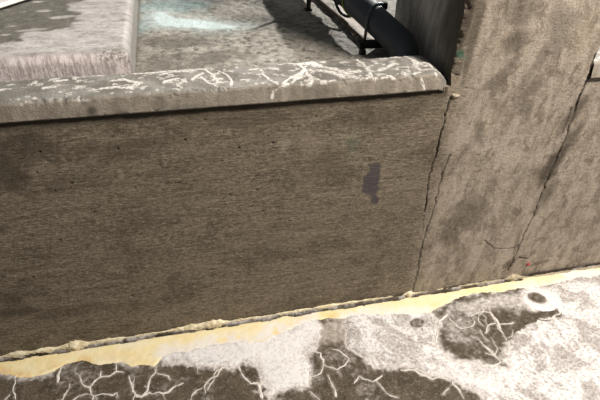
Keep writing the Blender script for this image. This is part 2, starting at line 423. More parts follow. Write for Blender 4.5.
def face_block(name, xs, zs, yback, mat, yoff=None, zclip=True):
    X, Z = np.meshgrid(xs, zs, indexing='ij')
    y, at = wall_fields(X.ravel(), Z.ravel())
    if yoff is not None: y = y + yoff(X.ravel(), Z.ravel())
    V = np.stack([X.ravel(), y, Z.ravel()], 1)
    nu, nv = len(xs), len(zs); Fc = grid_faces(nu, nv)
    # closing rims to the back
    n0 = len(V); idx = np.arange(nu*nv).reshape(nu, nv)
    rim = np.concatenate([idx[:, 0], idx[-1, 1:], idx[-2::-1, -1], idx[0, -2:0:-1]])
    back = V[rim].copy(); back[:, 1] = yback
    V = np.concatenate([V, back]); m = len(rim); k = np.arange(m)
    q = np.stack([rim, n0+k, n0+(k+1) % m, rim[(k+1) % m]], 1)
    Fc = np.concatenate([Fc, q])
    for a in at: at[a] = np.concatenate([at[a], np.full(m, 1.0 if a == 'smooth_face' else 0.0)])
    return mesh_obj(name, V, Fc, mat, attrs=at)
def spans(*segs):                              # (start, stop, step) runs joined
    out = []
    for a, b, s in segs: out += list(np.arange(a, b-1e-9, s))
    out.append(segs[-1][1]); return np.array(out)

COLX0, COLX1, COLBACK, WT = .728, 1.183, .47, .145
FLZ = .85                                      # level of the slab behind the wall
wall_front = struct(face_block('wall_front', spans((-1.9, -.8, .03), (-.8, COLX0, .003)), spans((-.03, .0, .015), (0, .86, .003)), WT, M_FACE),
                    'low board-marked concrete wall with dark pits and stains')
wall_right = struct(face_block('wall_right', spans((COLX1, 1.75, .003), (1.75, 2.8, .03)), spans((-.03, .0, .015), (0, .86, .003)), WT, M_FACE),
                    'low concrete wall continuing past the cracked column')

# ---- column: front face with a chipped chamfer on its left arris, left face, others
def col_off(x, z):
    u = x-COLX0; n = fbm(z*30, x*0+1, 2, 4)
    ch = np.clip(.020+.012*(n-.5)-u, 0, None)*.55
    chip = np.clip(.014*(fbm(z*55, x*40, 6, 3)-.45)*3-u*.6, 0, .012)
    up = sst(.86, .90, z)
    return (ch+chip)*up
cx = spans((COLX0, COLX1, .003)); cz = spans((-.03, 0, .015), (0, 1.2, .003), (1.2, 2.7, .03))
column = empty('concrete_column', ((COLX0+COLX1)/2, COLBACK/2, 0), 'square cracked concrete column standing between the two low walls', 'column')
X, Z = np.meshgrid(cx, cz, indexing='ij')
y, at = wall_fields(X.ravel(), Z.ravel()); y = y + col_off(X.ravel(), Z.ravel())
V = np.stack([X.ravel(), y, Z.ravel()], 1)
mesh_obj('front_face', V, grid_faces(len(cx), len(cz)), M_FACE, column, attrs=at)
edge_y = y.reshape(len(cx), len(cz))[0]
ys = np.linspace(0, 1, 60)
SY = edge_y[None, :]*(1-ys[:, None]) + COLBACK*ys[:, None]
SZ = np.repeat(cz[None, :], 60, 0)
SX = COLX0 + (fbm(SY*30, SZ*30, 3)-.5)*.006*np.minimum(1, ys[:, None]*8)
dark_mask = .9*(1-sst(.03, .20, SY+(fbm(SY*20, SZ*9, 4)-.5)*.10)) * np.ones_like(SZ)
mesh_obj('side_face', np.stack([SX.ravel(), SY.ravel(), SZ.ravel()], 1), grid_faces(60, len(cz), True), M_SIDE, column, attrs=dict(stain_shade=dark_mask))
vv = [(COLX0, COLBACK, -.03), (COLX1, COLBACK, -.03), (COLX1, COLBACK, 2.7), (COLX0, COLBACK, 2.7), (COLX1, 0, -.03), (COLX1, 0, 2.7), (COLX0, 0, 2.7)]
mesh_obj('back_faces', vv, [(0, 3, 2, 1), (1, 2, 5, 4), (3, 6, 5, 2)], M_SIDE, column, smooth=False)

# ------------------------------------------------------------------ coping on the walls
CAPZ = .906
prof = []
for t in np.linspace(0, 1, 4): prof.append((WT+.004, .835+t*.055))
for t in np.linspace(.15, 1, 6): prof.append((WT+.004-.012*(1-math.cos(t*math.pi/2)), .890+.014*math.sin(t*math.pi/2)))
for t in np.linspace(.03, 1, 40): prof.append((WT-.008-(WT-.008-.004)*t, .904+.002*math.sin(math.pi*t)))
for t in np.linspace(.12, 1, 8): prof.append((.004-.010*math.sin(t*math.pi/2), .904-.008*(1-math.cos(t*math.pi/2))))
for t in np.linspace(.05, 1, 15): prof.append((-.006-.006*t, .896-.038*t))
for t in np.linspace(.2, 1, 6): prof.append((-.012+.008*t, .858-.006*t))
prof.append((.004, .851)); prof.append((.03, .850))
PRF = np.array(prof)
def P3cap(pts):
    out = []
    for x, y in pts:
        q = onz(x, y, .905)
        if q[1] < -.002: q = ony(x, y, -.010)
        out.append(q)
    return out
Z3 = lambda ox, oy, s, pts: [(ox+x/s, oy+y/s) for x, y in pts]
SPL = [  # white splashes and drips, traced stroke by stroke, half-width in metres
    (Z3(260, 0, 3.74, [(5, 275), (35, 300), (75, 315), (100, 300), (150, 275), (170, 250)]), .0035),
    (Z3(260, 0, 3.74, [(45, 365), (50, 345), (85, 325), (120, 305), (150, 290), (165, 260), (140, 240), (100, 235)]), .0045),
    (Z3(260, 0, 3.74, [(150, 315), (185, 320), (190, 290), (165, 265)]), .006),
    (Z3(260, 0, 3.74, [(150, 240), (200, 235), (230, 250), (280, 260), (320, 275), (365, 268)]), .009),
    (Z3(260, 0, 3.74, [(215, 265), (260, 270), (310, 285)]), .008),
    (Z3(260, 0, 3.74, [(170, 300), (230, 305), (280, 298)]), .004),
    (Z3(260, 0, 3.74, [(340, 210), (380, 235), (410, 270), (415, 285), (390, 295)]), .0045),
    (Z3(260, 0, 3.74, [(390, 298), (440, 295), (490, 282), (540, 282), (598, 270)]), .0040),
    (Z3(260, 0, 3.74, [(445, 265), (475, 255), (500, 240)]), .006),
    (Z3(260, 0, 3.74, [(455, 210), (490, 205), (520, 215)]), .005),
    (Z3(260, 0, 3.74, [(530, 205), (560, 220), (598, 240)]), .005),
    (Z3(340, 0, 4.286, [(330, 310), (350, 340), (365, 395)]), .0030),
    (Z3(340, 0, 4.286, [(260, 225), (300, 250), (320, 275), (380, 270), (400, 290)]), .0045),
    (Z3(340, 0, 4.286, [(350, 205), (390, 235), (420, 265), (445, 300), (462, 335)]), .0030),
    (Z3(130, 0, 3.74, [(20, 275), (80, 272), (150, 265), (220, 258), (280, 258)]), .0050),
    (Z3(130, 0, 3.74, [(280, 262), (305, 280), (325, 305)]), .0030),
    (Z3(130, 0, 3.74, [(325, 265), (360, 280), (380, 305), (375, 328), (345, 330)]), .0035),
    (Z3(130, 0, 3.74, [(265, 290), (290, 310), (330, 325)]), .0030),
    (Z3(130, 0, 3.74, [(230, 300), (250, 285), (270, 275)]), .005),
    (Z3(130, 0, 3.74, [(0, 330), (40, 312)]), .006),
    (Z3(130, 0, 3.74, [(135, 305), (175, 298)]), .006),
    (Z3(0, 0, 3.0, [(330, 245), (370, 240), (410, 250)]), .006),
    (Z3(0, 0, 3.0, [(300, 268), (350, 262), (400, 268)]), .005),
    (Z3(0, 0, 3.0, [(135, 266), (160, 262)]), .007),
    (Z3(0, 0, 3.0, [(165, 245), (200, 240)]), .005),
    (Z3(0, 0, 3.0, [(0, 272), (30, 268)]), .004),
    (Z3(0, 0, 3.0, [(480, 225), (520, 216), (590, 212)]), .004),
    (Z3(0, 0, 3.0, [(490, 250), (530, 240)]), .004)]
SPL3 = [(P3cap(p), w) for p, w in SPL]
def coping(name, x0, x1, parent, splash=True, end_noise=False):
    xs = spans((x0, -.75, .02), (-.75, x1, .0022)) if x0 < -.75 else spans((x0, 1.7, .004), (1.7, x1, .03))
    nu, nv = len(xs), len(PRF)
    X = np.repeat(xs[:, None], nv, 1); Y = np.repeat(PRF[None, :, 0], nu, 0); Zz = np.repeat(PRF[None, :, 1], nu, 0)
    s = np.cumsum(np.r_[0, np.hypot(*(PRF[1:]-PRF[:-1]).T)])[None, :]
    nz = (fbm(X*28, s*28+0*X, 12)-.5)
    chip = np.clip(fbm(X*40, s*30+0*X, 14, 3)-.60, 0, 1)*.028
    edge = np.exp(-((Y-.000)/.010)**2-((Zz-.900)/.010)**2) + np.exp(-((Y+.016)/.006)**2-((Zz-.857)/.007)**2)
    Zz = Zz + nz*.0022 - chip*edge*.8; Y = Y + (fbm(X*9, s*10+0*X, 17)-.5)*.006 + chip*edge
    if end_noise:                              # worn, rounded end against the column
        e = np.clip((X-(x1-.050))/.050, 0, 1)
        Zz = Zz - np.where(Zz > .86, e**2.2*.030*(1-np.clip(Y/.16, 0, 1)*.5), 0); Y = Y + np.where(Y < .05, e**2*.016, 0)
    V = np.stack([X.ravel(), Y.ravel(), Zz.ravel()], 1)
    wh = np.zeros(len(V))
    if splash:
        for pts, w in SPL3:
            A = np.array(pts); lo = A.min(0)-.03; hi = A.max(0)+.03
            m = np.all((V > lo) & (V < hi), 1); Q = V[m]; best = np.full(len(Q), 1e9)
            for a, b in zip(A[:-1], A[1:]):
                d = b-a; t = np.clip(((Q-a)@d)/(d@d+1e-12), 0, 1); best = np.minimum(best, np.linalg.norm(Q-a-t[:, None]*d, axis=1))
            ww = w*(.35+1.5*fbm(Q[:, 0]*70, Q[:, 1]*70+Q[:, 2]*40, 21, 3))
            wh[m] = np.maximum(wh[m], 1-sst(ww*.75, ww*1.1, best))
        sp = fbm(V[:, 0]*55, V[:, 1]*75, 31, 4)
        reg = np.where(V[:, 0] > .22, .085, .03)
        wh = np.maximum(wh, sst(.66-reg, .72-reg, sp)*(V[:, 2] > .895)*.75)
    V[:, 2] += wh*.0015
    front = 1-sst(-.008, .004, V[:, 1])
    st = .35*sst(.62, .75, fbm(V[:, 0]*12, V[:, 1]*12+V[:, 2]*12, 41))
    c = ony(92, 111, -.012); st = np.maximum(st, .9*(1-sst(.3, 1, np.hypot((V[:, 0]-c[0])/.016, (V[:, 2]-c[2])/.016))))
    lowband = (1-sst(.851, .861, V[:, 2]))*.8*(V[:, 1] < .02)  # coping darkened along its bottom lip
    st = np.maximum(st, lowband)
    o = mesh_obj(name, V, grid_faces(nu, nv), M_CAP, parent, attrs=dict(white=wh, front=front, stain_shade=st))
    # end cap
    return o
cp = coping('coping', -1.9, .716, wall_front, True, True)
coping('coping', COLX1+.001, 2.8, wall_right, True)
# end face of the worn coping
me = cp.data; nv = len(PRF); n = len(me.vertices)
endv = [tuple(me.vertices[n-nv+i].co) for i in range(nv)]
mesh_obj('coping_end', endv+[(.720, .07, .85)], [(i, i+1, nv) for i in range(nv-1)], M_SIDE, wall_front, attrs=dict(stain_shade=np.full(nv+1, .5)))

# small cream filler lump where the crack meets the coping
c = ony(455, 96, 0); v, f = [], []
for i in range(7):
    for k in range(10):
        th = 2*math.pi*k/10; r = .011*math.cos(i/6*math.pi/2)*(1+.35*math.sin(3*th+1)+.2*math.sin(5*th))
        v.append((c[0]+r*math.cos(th)*1.3, .004-.012*math.sin(i/6*math.pi/2), c[2]+r*math.sin(th)*.75))
for i in range(6):
    for k in range(10): f.append((i*10+k, i*10+(k+1) % 10, (i+1)*10+(k+1) % 10, (i+1)*10+k))
mesh_obj('filler_lump', v, f, M_FILL, wall_front)

# ------------------------------------------------------------------ floor in front of the wall
def PF(pts): return [(float(q[0]), float(q[1])) for q in (onz(x, y, 0.0) for x, y in pts)]
YE = PF([(-60, 383), (0, 372), (24, 378), (45, 375), (62, 366), (82, 361), (100, 365), (120, 361), (132, 366), (155, 364), (165, 356), (175, 354), (212, 348), (242, 343), (265, 345),
         (289, 329), (316, 319), (361, 316), (403, 316), (427, 314), (448, 303), (473, 294), (492, 292), (516, 290), (546, 286), (570, 280), (600, 276), (660, 266)])
YEX = np.array([p[0] for p in YE]); YEY = np.array([p[1] for p in YE]); _o = np.argsort(YEX); YEX, YEY = YEX[_o], YEY[_o]
def yellow_edge(x): return np.interp(x, YEX, YEY)
POLY_A = PF([(160, 356), (175, 351), (212, 343), (250, 337), (285, 326), (312, 318), (324, 326), (313, 346), (306, 360), (309, 372), (302, 384), (287, 390), (272, 393), (268, 380),
             (265, 368), (250, 363), (235, 366), (215, 361), (195, 364), (178, 361)])
POLY_B = PF([(348, 316), (362, 312), (403, 312), (427, 311), (438, 318), (436, 332), (441, 348), (455, 358), (480, 362), (492, 370), (504, 366), (506, 352), (512, 338), (530, 326), (548, 320),
             (562, 314), (556, 305), (553, 290), (570, 276), (640, 268), (660, 420), (486, 415), (489, 396), (474, 384), (448, 377), (420, 371), (400, 364), (378, 364), (360, 357), (350, 343), (344, 328)])
RING = PF([(541, 299)])[0]; RHOLE = PF([(537, 298)])[0]; OVAL = PF([(417, 323)])[0]
POLY_D = PF([(436, 318), (450, 303), (480, 295), (520, 290), (552, 286), (560, 292), (553, 308), (530, 315), (515, 326), (508, 340), (500, 356), (470, 356), (442, 345)])
PUD = PF([(514, 322), (530, 314), (550, 309), (566, 311), (560, 316), (540, 322), (525, 330), (508, 340), (500, 340)])
TAN = PF([(316, 318), (345, 316), (350, 330), (345, 342), (325, 344), (310, 345)])
def ell(x, y, c, rx, ry, ang=0.0):
    dx, dy = x-c[0], y-c[1]; u = dx*math.cos(ang)+dy*math.sin(ang); v = -dx*math.sin(ang)+dy*math.cos(ang)
    return np.hypot(u/rx, v/ry)
def crust_sd(x, y):                            # signed distances (m) of the two crusts, irregular edges
    wob = (fbm(x*16, y*16, 51, 5)-.5)*.075 + (fbm(x*70, y*70, 57, 3)-.5)*.022
    a = sdpoly(x, y, POLY_A)+wob
    b = sdpoly(x, y, POLY_B)+wob*.8
    hole = (1-ell(x, y, OVAL, .030, .022, .2))*.03 + wob*.15
    b = np.maximum(b, hole)
    r1 = ell(x, y, RING, .070, .060, .1); ring = (r1-1)*.045; ringhole = (1-ell(x, y, RHOLE, .036, .030, -.5))*.03
    b = np.minimum(b, np.maximum(ring, ringhole)+wob*.18)
    return a, b
VZ = []
def veins(ox, oy, s, *lines):
    for l in lines: VZ.append(PF(Z3(ox, oy, s, l)))
veins(0, 300, 4, [(95, 288), (65, 300), (55, 350), (60, 398)], [(245, 272), (232, 300), (232, 332)], [(300, 290), (325, 320), (340, 345), (360, 350), (365, 375), (375, 385), (370, 402)],
      [(360, 350), (380, 325), (400, 310), (440, 305), (465, 285), (495, 290)], [(400, 310), (405, 282)], [(465, 285), (465, 262)], [(375, 385), (410, 375), (450, 380), (470, 370), (472, 386)],
      [(515, 308), (530, 345), (545, 385), (570, 385), (590, 360), (602, 318)], [(20, 402), (40, 380)], [(270, 360), (250, 400)])
veins(130, 300, 4, [(105, 262), (100, 290), (75, 325), (70, 350), (58, 345)], [(100, 290), (150, 305), (160, 322)], [(0, 330), (20, 380), (45, 385), (75, 370), (130, 375), (185, 345)],
      [(370, 262), (350, 305), (310, 325), (295, 345), (302, 372)], [(430, 262), (455, 305), (485, 335), (510, 335), (520, 370), (532, 402)], [(510, 335), (555, 335)], [(255, 255), (272, 292)],
      [(130, 375), (140, 402)], [(20, 380), (10, 402)], [(190, 345), (215, 330)])
veins(250, 280, 3.333, [(200, 238), (235, 245), (245, 280), (260, 290), (290, 300), (315, 285), (330, 260), (300, 235), (275, 230)], [(245, 283), (235, 310), (190, 326)],
      [(260, 318), (275, 350), (285, 392)], [(365, 320), (410, 340), (425, 330), (440, 318)], [(420, 335), (440, 360), (470, 385), (492, 390)], [(500, 300), (550, 300), (570, 315), (602, 325)],
      [(0, 345), (25, 345), (42, 395)], [(345, 345), (365, 320)], [(200, 372), (235, 402)], [(290, 300), (300, 315)])
veins(380, 270, 4.286, [(290, 190), (300, 215), (345, 250), (400, 240), (405, 220), (390, 200), (440, 180), (475, 185), (500, 235), (545, 312)], [(495, 230), (460, 240), (450, 275)],
      [(420, 295), (440, 320), (480, 345), (512, 392)], [(240, 225), (240, 310), (215, 330)], [(225, 320), (267, 382)], [(290, 190), (250, 220)], [(505, 235), (575, 225)], [(430, 150), (445, 178)])
veins(480, 250, 5, [(430, 185), (405, 240), (400, 280), (420, 300), (405, 312), (350, 345)], [(50, 308), (80, 350), (102, 397)], [(540, 150), (552, 195)], [(420, 300), (460, 290), (470, 310)], [(350, 345), (300, 345)])
veins(420, 300, 3.333, [(200, 135), (215, 155), (245, 185), (265, 200), (270, 210), (200, 222)], [(0, 245), (40, 262), (78, 262)], [(105, 265), (120, 290), (146, 328)], [(95, 295), (75, 315)])
rv = random.Random(11)
NMAIN = len(VZ)
for k in range(60):                            # hair-fine veins on the bare dark floor
    x0, y0 = rv.uniform(-.75, 1.15), rv.uniform(-.50, -.12); a = rv.uniform(0, 6.28); l = [(x0, y0)]
    for q in range(rv.randint(2, 5)):
        a += rv.uniform(-.9, .9); d = rv.uniform(.015, .035); l.append((l[-1][0]+math.cos(a)*d, l[-1][1]+math.sin(a)*d))
    A = np.array(l); ca, cb = crust_sd(A[:, 0], A[:, 1])
    if min(ca.min(), cb.min()) > .004 and (A[:, 1] < yellow_edge(A[:, 0])-.01).all(): VZ.append(l)
VJ = [jag(v, .0045, .014, rv) for v in VZ]

fx = spans((-2.2, -1.0, .012), (-1.0, 1.75, .0035), (1.75, 3.0, .012)); fy = spans((-2.0, -.62, .05), (-.62, .018, .0035))
X, Y = np.meshgrid(fx, fy, indexing='ij'); X = X.ravel(); Y = Y.ravel()
sa, sb = crust_sd(X, Y)
ye = yellow_edge(X) + (fbm(X*22, X*0+3, 61)-.5)*.022
yel = sst(-.006, .006, Y-ye)
white = np.zeros_like(X)
thin = fbm(X*9, Y*9, 71, 5)
for s, g in ((sa, .035), (sb, .030)):
    white = np.maximum(white, 1-sst(-.004, g, s))
white = np.maximum(white, (1-sst(-.03, .02, sdpoly(X, Y, POLY_D)+(thin-.5)*.06))*(.02+.62*sst(.36, .70, thin+.42*sst(-.20, -.07, Y)-.20)))
pud = (1-sst(-.012, .012, sdpoly(X, Y, PUD)+(thin-.5)*.03)); white = white*(1-pud*.95)
for c, rx, ry, ang, k in ((OVAL, .030, .022, .2, .8), (RHOLE, .036, .030, -.5, .65)):
    white = white*(1-k*(1-sst(.8, 1.15, ell(X, Y, c, rx, ry, ang))))
fine = (Y > -.62) & (X > -.85) & (X < 1.75)
vd = np.full_like(X, 1.0)
for v in VJ:
    A = np.array(v); m = fine & (X > A[:, 0].min()-.03) & (X < A[:, 0].max()+.03) & (Y > A[:, 1].min()-.03) & (Y < A[:, 1].max()+.03)
    vd[m] = np.minimum(vd[m], dline(X[m], Y[m], v))
white = np.maximum(white, .30*(1-sst(.002, .012, vd)))
white = np.maximum(white, .55*(1-sst(.0, .035, ye-Y))*sst(.35, .6, fbm(X*30, Y*30, 73)))
white = np.maximum(white, .26*sst(.52, .75, fbm(X*14, Y*14, 75, 5)))
white = np.maximum(white, .55*(1-sst(-.03, .03, sdpoly(X, Y, TAN)+(thin-.5)*.09)))
tan = (1-sst(-.03, .03, sdpoly(X, Y, TAN)+(thin-.5)*.09))*.38
gy = -.016 + (fbm(X*18, X*0+5, 81)-.5)*.012
gy = np.where(X > 1.22, gy+.008, gy)
gw = .0060 + .008*fbm(X*25, X*0+7, 83)
groove = 1-sst(gw*.55, gw*1.2, np.abs(Y-gy))
Zf = (fbm(X*5, Y*5, 91)-.5)*.004 + (fbm(X*45, Y*45, 93, 3)-.5)*.0022 - groove*.020
floor = struct(mesh_obj('floor', np.stack([X, Y, Zf], 1), grid_faces(len(fx), len(fy)), M_FLOOR, attrs=dict(white=white, tan=tan, groove=groove)),
               'dark stained concrete floor with white salt blooms')
base_floor = lambda x, y: (fbm(x*5, y*5, 91)-.5)*.004 + (fbm(x*45, y*45, 93, 3)-.5)*.0022

def height_patch(name, x0, x1, y0, y1, step, hfun, mat, attrfun, cull=-.0016, loc=None):
    xs = np.arange(x0, x1, step); yy = np.arange(y0, y1, step)
    X, Y = np.meshgrid(xs, yy, indexing='ij'); sh = X.shape; X = X.ravel(); Y = Y.ravel()
    h = hfun(X, Y); Zp = base_floor(X, Y)+h
    Fq = grid_faces(len(xs), len(yy)); keep = (h[Fq] > cull).any(1); Fq = Fq[keep]
    used = np.unique(Fq); remap = np.full(len(X), -1); remap[used] = np.arange(len(used))
    at = {k: a[used] for k, a in attrfun(X, Y).items()}
    V = np.stack([X, Y, Zp], 1)[used]
    if loc is None: loc = (float(V[:, 0].mean()), float(V[:, 1].mean()), 0.0)
    return mesh_obj(name, V, remap[Fq], mat, attrs=at, loc=loc)

def crust_h(which):
    def h(x, y):
        s = crust_sd(x, y)[which]
        return np.clip(-s*.35, -.003, .0022) + np.where(s < .0, (fbm(x*80, y*80, 95, 3)-.5)*.0016, 0)
    return h
def crust_at(which):
    def f(x, y):
        if which == 0: return dict(thin=np.clip(.08+.45*sst(-.03, 0, crust_sd(x, y)[0]), 0, 1)*np.ones_like(x))
        t = .95+.5*(fbm(x*7, y*7, 97)-.5); core = PF([(470, 376)])[0]
        t = t*(.45+.55*sst(.05, .14, np.hypot((x-core[0])/1.6, y-core[1])))
        r = ell(x, y, RING, .072, .062, .1); return dict(thin=np.clip(np.where(r < 1.1, .1, t), 0, 1))
    return f
tag(height_patch('salt_crust', -.25, .60, -.42, -.02, .0035, crust_h(0), M_CRUST, crust_at(0)),
    'thick bright white salt crust between two dark veined floor patches', 'salt deposit')
tag(height_patch('salt_crust', .42, 1.75, -.62, -.01, .0035, crust_h(1), M_CRUST, crust_at(1)),
    'broad mottled white salt crust with an oval dark blister hole', 'salt deposit')
def yh(x, y):
    e = yellow_edge(x)+(fbm(x*22, x*0+3, 61)-.5)*.022+(fbm(x*70, y*70, 63, 3)-.5)*.010
    w = np.clip((y-e)/np.maximum(.02, -e), 0, 1)
    up = np.clip((y-e)*.35, -.003, .0028)+w**2*.006 + (fbm(x*60, y*60, 65, 3)-.5)*.001
    gyy = -.016+(fbm(x*18, x*0+5, 81)-.5)*.012; gyy = np.where(x > 1.22, gyy+.008, gyy)
    gww = .0060+.008*fbm(x*25, x*0+7, 83)
    return np.where(y > gyy-gww*.75, -.006, up)
def yat(x, y):
    a, b = crust_sd(x, y); s = np.minimum(a, b)
    e = yellow_edge(x)
    far = sst(1.1, 1.6, x)*.30
    k = (1-sst(-.01, .05, s))*sst(.30, .60, fbm(x*26, y*26, 67, 5)+.12)
    k = np.maximum(k, (.22*sst(.45, .7, fbm(x*8, y*14, 69)))+far)
    oc = (1-sst(.0, .03, y-e-.004))*sst(.40, .58, fbm(x*20, y*20, 68))*(1-sst(.3, .6, x))*.75
    return dict(salt=np.clip(k, 0, .9), ochre=oc)
tag(height_patch('coating_strip', -1.88, 2.78, -.16, .004, .0032, yh, M_YEL, yat), 'pale yellow coating strip along the foot of the concrete wall', 'floor coating')

# crusted sealant bead at the foot of the wall, broken and uneven
xs = np.arange(-1.88, 2.78, .0035); nb = 11; V = []; dirt = []
size = .45+1.1*fbm(xs*26, xs*0+2, 101, 4); size = size*np.where(xs > 1.22, 1.25, 1.0)
lump = np.zeros_like(xs)
for px, r, k in ((75, .035, 1.3), (45, .03, .5), (212, .04, 1.0), (190, .03, .6), (512, .025, .9), (408, .012, .6), (110, .04, .4), (20, .03, .5)):
    c = ony(px, 357-.153*px, 0)[0]; lump += k*np.exp(-((xs-c)/r)**2)
size = size+lump*1.9
th = np.linspace(0, math.pi*.62, nb)
for i, x in enumerate(xs):
    off = -.018 if x > 1.235 else 0.0
    if 1.20 < x <= 1.235: off = -.018*(x-1.20)/.035
    for k in range(nb):
        r = .0068*size[i]*(1+.35*(vnoise(np.array(x*160.), np.array(k*.8), 103)-.5))
        V.append((x, off+.006-r*1.0*math.sin(th[k])-.002, .0045+r*1.25*math.cos(th[k])-.004))
    dirt += [float(np.clip(.75*sst(.9, 1.3, x)+.5*(fbm(np.array(x*12), np.array(1.), 105)-.45), 0, .85))]*nb
tag(mesh_obj('sealant_bead', V, grid_faces(len(xs), nb, True), M_BEAD, attrs=dict(dirty=np.array(dirt)), loc=(.4, -.005, 0)),
    'crumbling cream sealant bead in the joint between wall and floor', 'sealant')

# raised salt veins, each a part of the floor
for iv_, v in enumerate(VJ):
    A = np.array(v); n = len(A); Vv = []
    T = np.gradient(A, axis=0); T /= np.linalg.norm(T, axis=1)[:, None]+1e-9; N = np.stack([-T[:, 1], T[:, 0]], 1)
    wbase = rv.uniform(.0013, .0025) if iv_ < NMAIN else rv.uniform(.0007, .0012)
    for i in range(n):
        w = wbase*rv.uniform(.45, 1.75)*(.55 if i in (0, n-1) else 1)
        zb = float(base_floor(A[i:i+1, 0], A[i:i+1, 1])[0])
        for k, (o, h) in enumerate(((-1.3, -.001), (-.65, .0016), (0, .0026), (.65, .0016), (1.3, -.001))):
            p = A[i]+N[i]*o*w; Vv.append((p[0], p[1], zb+h*.8+.0006))
    mesh_obj('salt_vein', Vv, grid_faces(n, 5, True), M_VEIN, floor)

# ------------------------------------------------------------------ slab behind the wall
bx = spans((-2.4, -.28, .05), (-.28, 1.02, .005), (1.02, 3.4, .06)); by = spans((WT-.005, 1.45, .005), (1.45, 4.0, .06))
X, Y = np.meshgrid(bx, by, indexing='ij'); X = X.ravel(); Y = Y.ravel()
nz = fbm(X*11, Y*11, 111, 5)
def PS(pts): return [(float(q[0]), float(q[1])) for q in (onz(x, y, FLZ) for x, y in pts)]
CY = PS([(130, -6), (165, -6), (215, 2), (200, 12), (165, 14), (150, 30), (130, 38)])
WH = PS([(148, 16), (152, 10), (168, 11), (178, 17), (205, 19), (230, 24), (248, 27), (230, 30), (200, 30), (175, 28), (155, 26)])
LIT = PS([(338, -4), (352, 4), (380, 36), (374, 40), (362, 34), (338, 12)])
cyan = (1-sst(-.10, .04, sdpoly(X, Y, CY)+(nz-.5)*.14))*.60
wht = (1-sst(-.03, .012, sdpoly(X, Y, WH)+(nz-.5)*.05))*.95
wht = np.maximum(wht, .35*(1-sst(-.02, .10, sdpoly(X, Y, WH)+(nz-.5)*.12)))
pink_lit = (1-sst(-.01, .015, sdpoly(X, Y, LIT)))*.8  # floor strip lit beside the pipe, its brightness put into the colour
pink_lit = np.maximum(pink_lit, .35*sst(.75, .25, np.abs(X-.35))*sst(.7, 1.0, Y)*sst(.4, .6, nz))
dark_mask = .6*sst(.55, .42, nz)*(1-sst(.55, .75, Y))*sst(-.1, .1, .25-X)
dark_mask = np.maximum(dark_mask, .85*(1-sst(0, .022, X+.165+.024*(Y-.2)/.9)))  # contact shade along the pad's foot, put into the slab colour
Zs = FLZ+(nz-.5)*.008+(fbm(X*45, Y*45, 113, 3)-.5)*.006*(1-wht)
Zs = np.where((X > COLX0-.03), FLZ+(nz-.5)*.004, Zs)
struct(mesh_obj('floor_back', np.stack([X, Y, Zs], 1), grid_faces(len(bx), len(by)), M_SLAB, attrs=dict(cyan=cyan, white=wht, pink_lit=pink_lit, stain_shade=dark_mask)),
       'rough grey slab behind the low wall with a pale turquoise deposit')

# ------------------------------------------------------------------ equipment pad
PX0, PX1, PY0, PY1, PZ = -1.8, -.163, .200, 2.4, .946
px_ = spans((PX0, -.75, .04), (-.75, PX1, .005)); py_ = spans((PY0, 1.4, .005), (1.4, PY1, .05))
X, Y = np.meshgrid(px_, py_, indexing='ij'); X = X.ravel(); Y = Y.ravel(); R_ = .022
nz = fbm(X*10, Y*12, 121, 5)
def rnd_edge(d): d = np.clip(d, 0, R_); return R_-np.sqrt(np.maximum(R_**2-(R_-d)**2, 0))
Zp = PZ - rnd_edge(PX1-X) - rnd_edge(Y-PY0) + (nz-.5)*.006 + (fbm(X*40, Y*40, 123, 3)-.5)*.003
def PP(pts): return [(float(q[0]), float(q[1])) for q in (onz(x, y, PZ) for x, y in pts)]
DK = PP([(-40, 60), (0, 44), (18, 40), (30, 33), (50, 31), (66, 29), (84, 19), (88, 12), (70, 10), (76, 4), (95, -3), (20, -12), (-60, 0)])
dk = 1-sst(-.008, .008, sdpoly(X, Y, DK)+(nz-.5)*.07+(fbm(X*45, Y*60, 125, 3)-.5)*.035)
for c, rx, ry in (((47, 11), .030, .018), ((34, 30), .05, .014), ((68, 17), .045, .02), ((13, 26), .016, .006), ((7, 35), .016, .008), ((42, 2), .02, .012), ((27, 12), .014, .006)):
    q = PP([c])[0]; dk = dk*(1-.92*(1-sst(.75, 1.15, ell(X, Y, q, rx, ry, .1)+(nz-.5)*1.2)))
q = PP([(114, 56)])[0]; spk = (1-sst(.5, 1.2, ell(X, Y, q, .06, .09)+(nz-.5)))*.9
nu, nv = len(px_), len(py_)
V = np.stack([X-.024*(Y-.2)/.9*sst(-1.2, -.4, X), Y, Zp], 1); Fc = grid_faces(nu, nv); idx = np.arange(nu*nv).reshape(nu, nv)
fr = 1-sst(.0, .018, Y-PY0)
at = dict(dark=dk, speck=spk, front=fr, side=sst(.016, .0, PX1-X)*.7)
def add_side(V, Fc, at, line, frontv, flip):
    levels = np.linspace(0, 1, 14)[1:]; cur = line; zb = FLZ-.012
    for t in levels:
        nb_ = V[line].copy(); nb_[:, 2] = nb_[:, 2]*(1-t)+zb*t
        off = (fbm(nb_[:, 0]*30+nb_[:, 1]*30, nb_[:, 2]*30, 127)-.5)*.004
        if frontv: nb_[:, 1] -= off*.6
        else: nb_[:, 0] += off*.6
        st = len(V); V = np.concatenate([V, nb_]); new = np.arange(st, st+len(line))
        a, b, c2, d = cur[:-1], cur[1:], new[1:], new[:-1]
        Fc = np.concatenate([Fc, np.stack([a, d, c2, b] if not flip else [a, b, c2, d], 1)])
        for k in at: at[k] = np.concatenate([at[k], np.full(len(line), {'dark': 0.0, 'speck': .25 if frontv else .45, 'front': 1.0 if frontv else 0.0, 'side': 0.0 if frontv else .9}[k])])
        cur = new
    return V, Fc, at
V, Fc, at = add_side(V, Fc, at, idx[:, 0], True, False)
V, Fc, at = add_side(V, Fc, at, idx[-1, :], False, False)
tag(mesh_obj('equipment_pad', V, Fc, M_PAD, attrs=at, loc=(-.9, 1.2, FLZ)), 'raised rounded-edge concrete pad crusted white with a dark wet patch', 'pad')

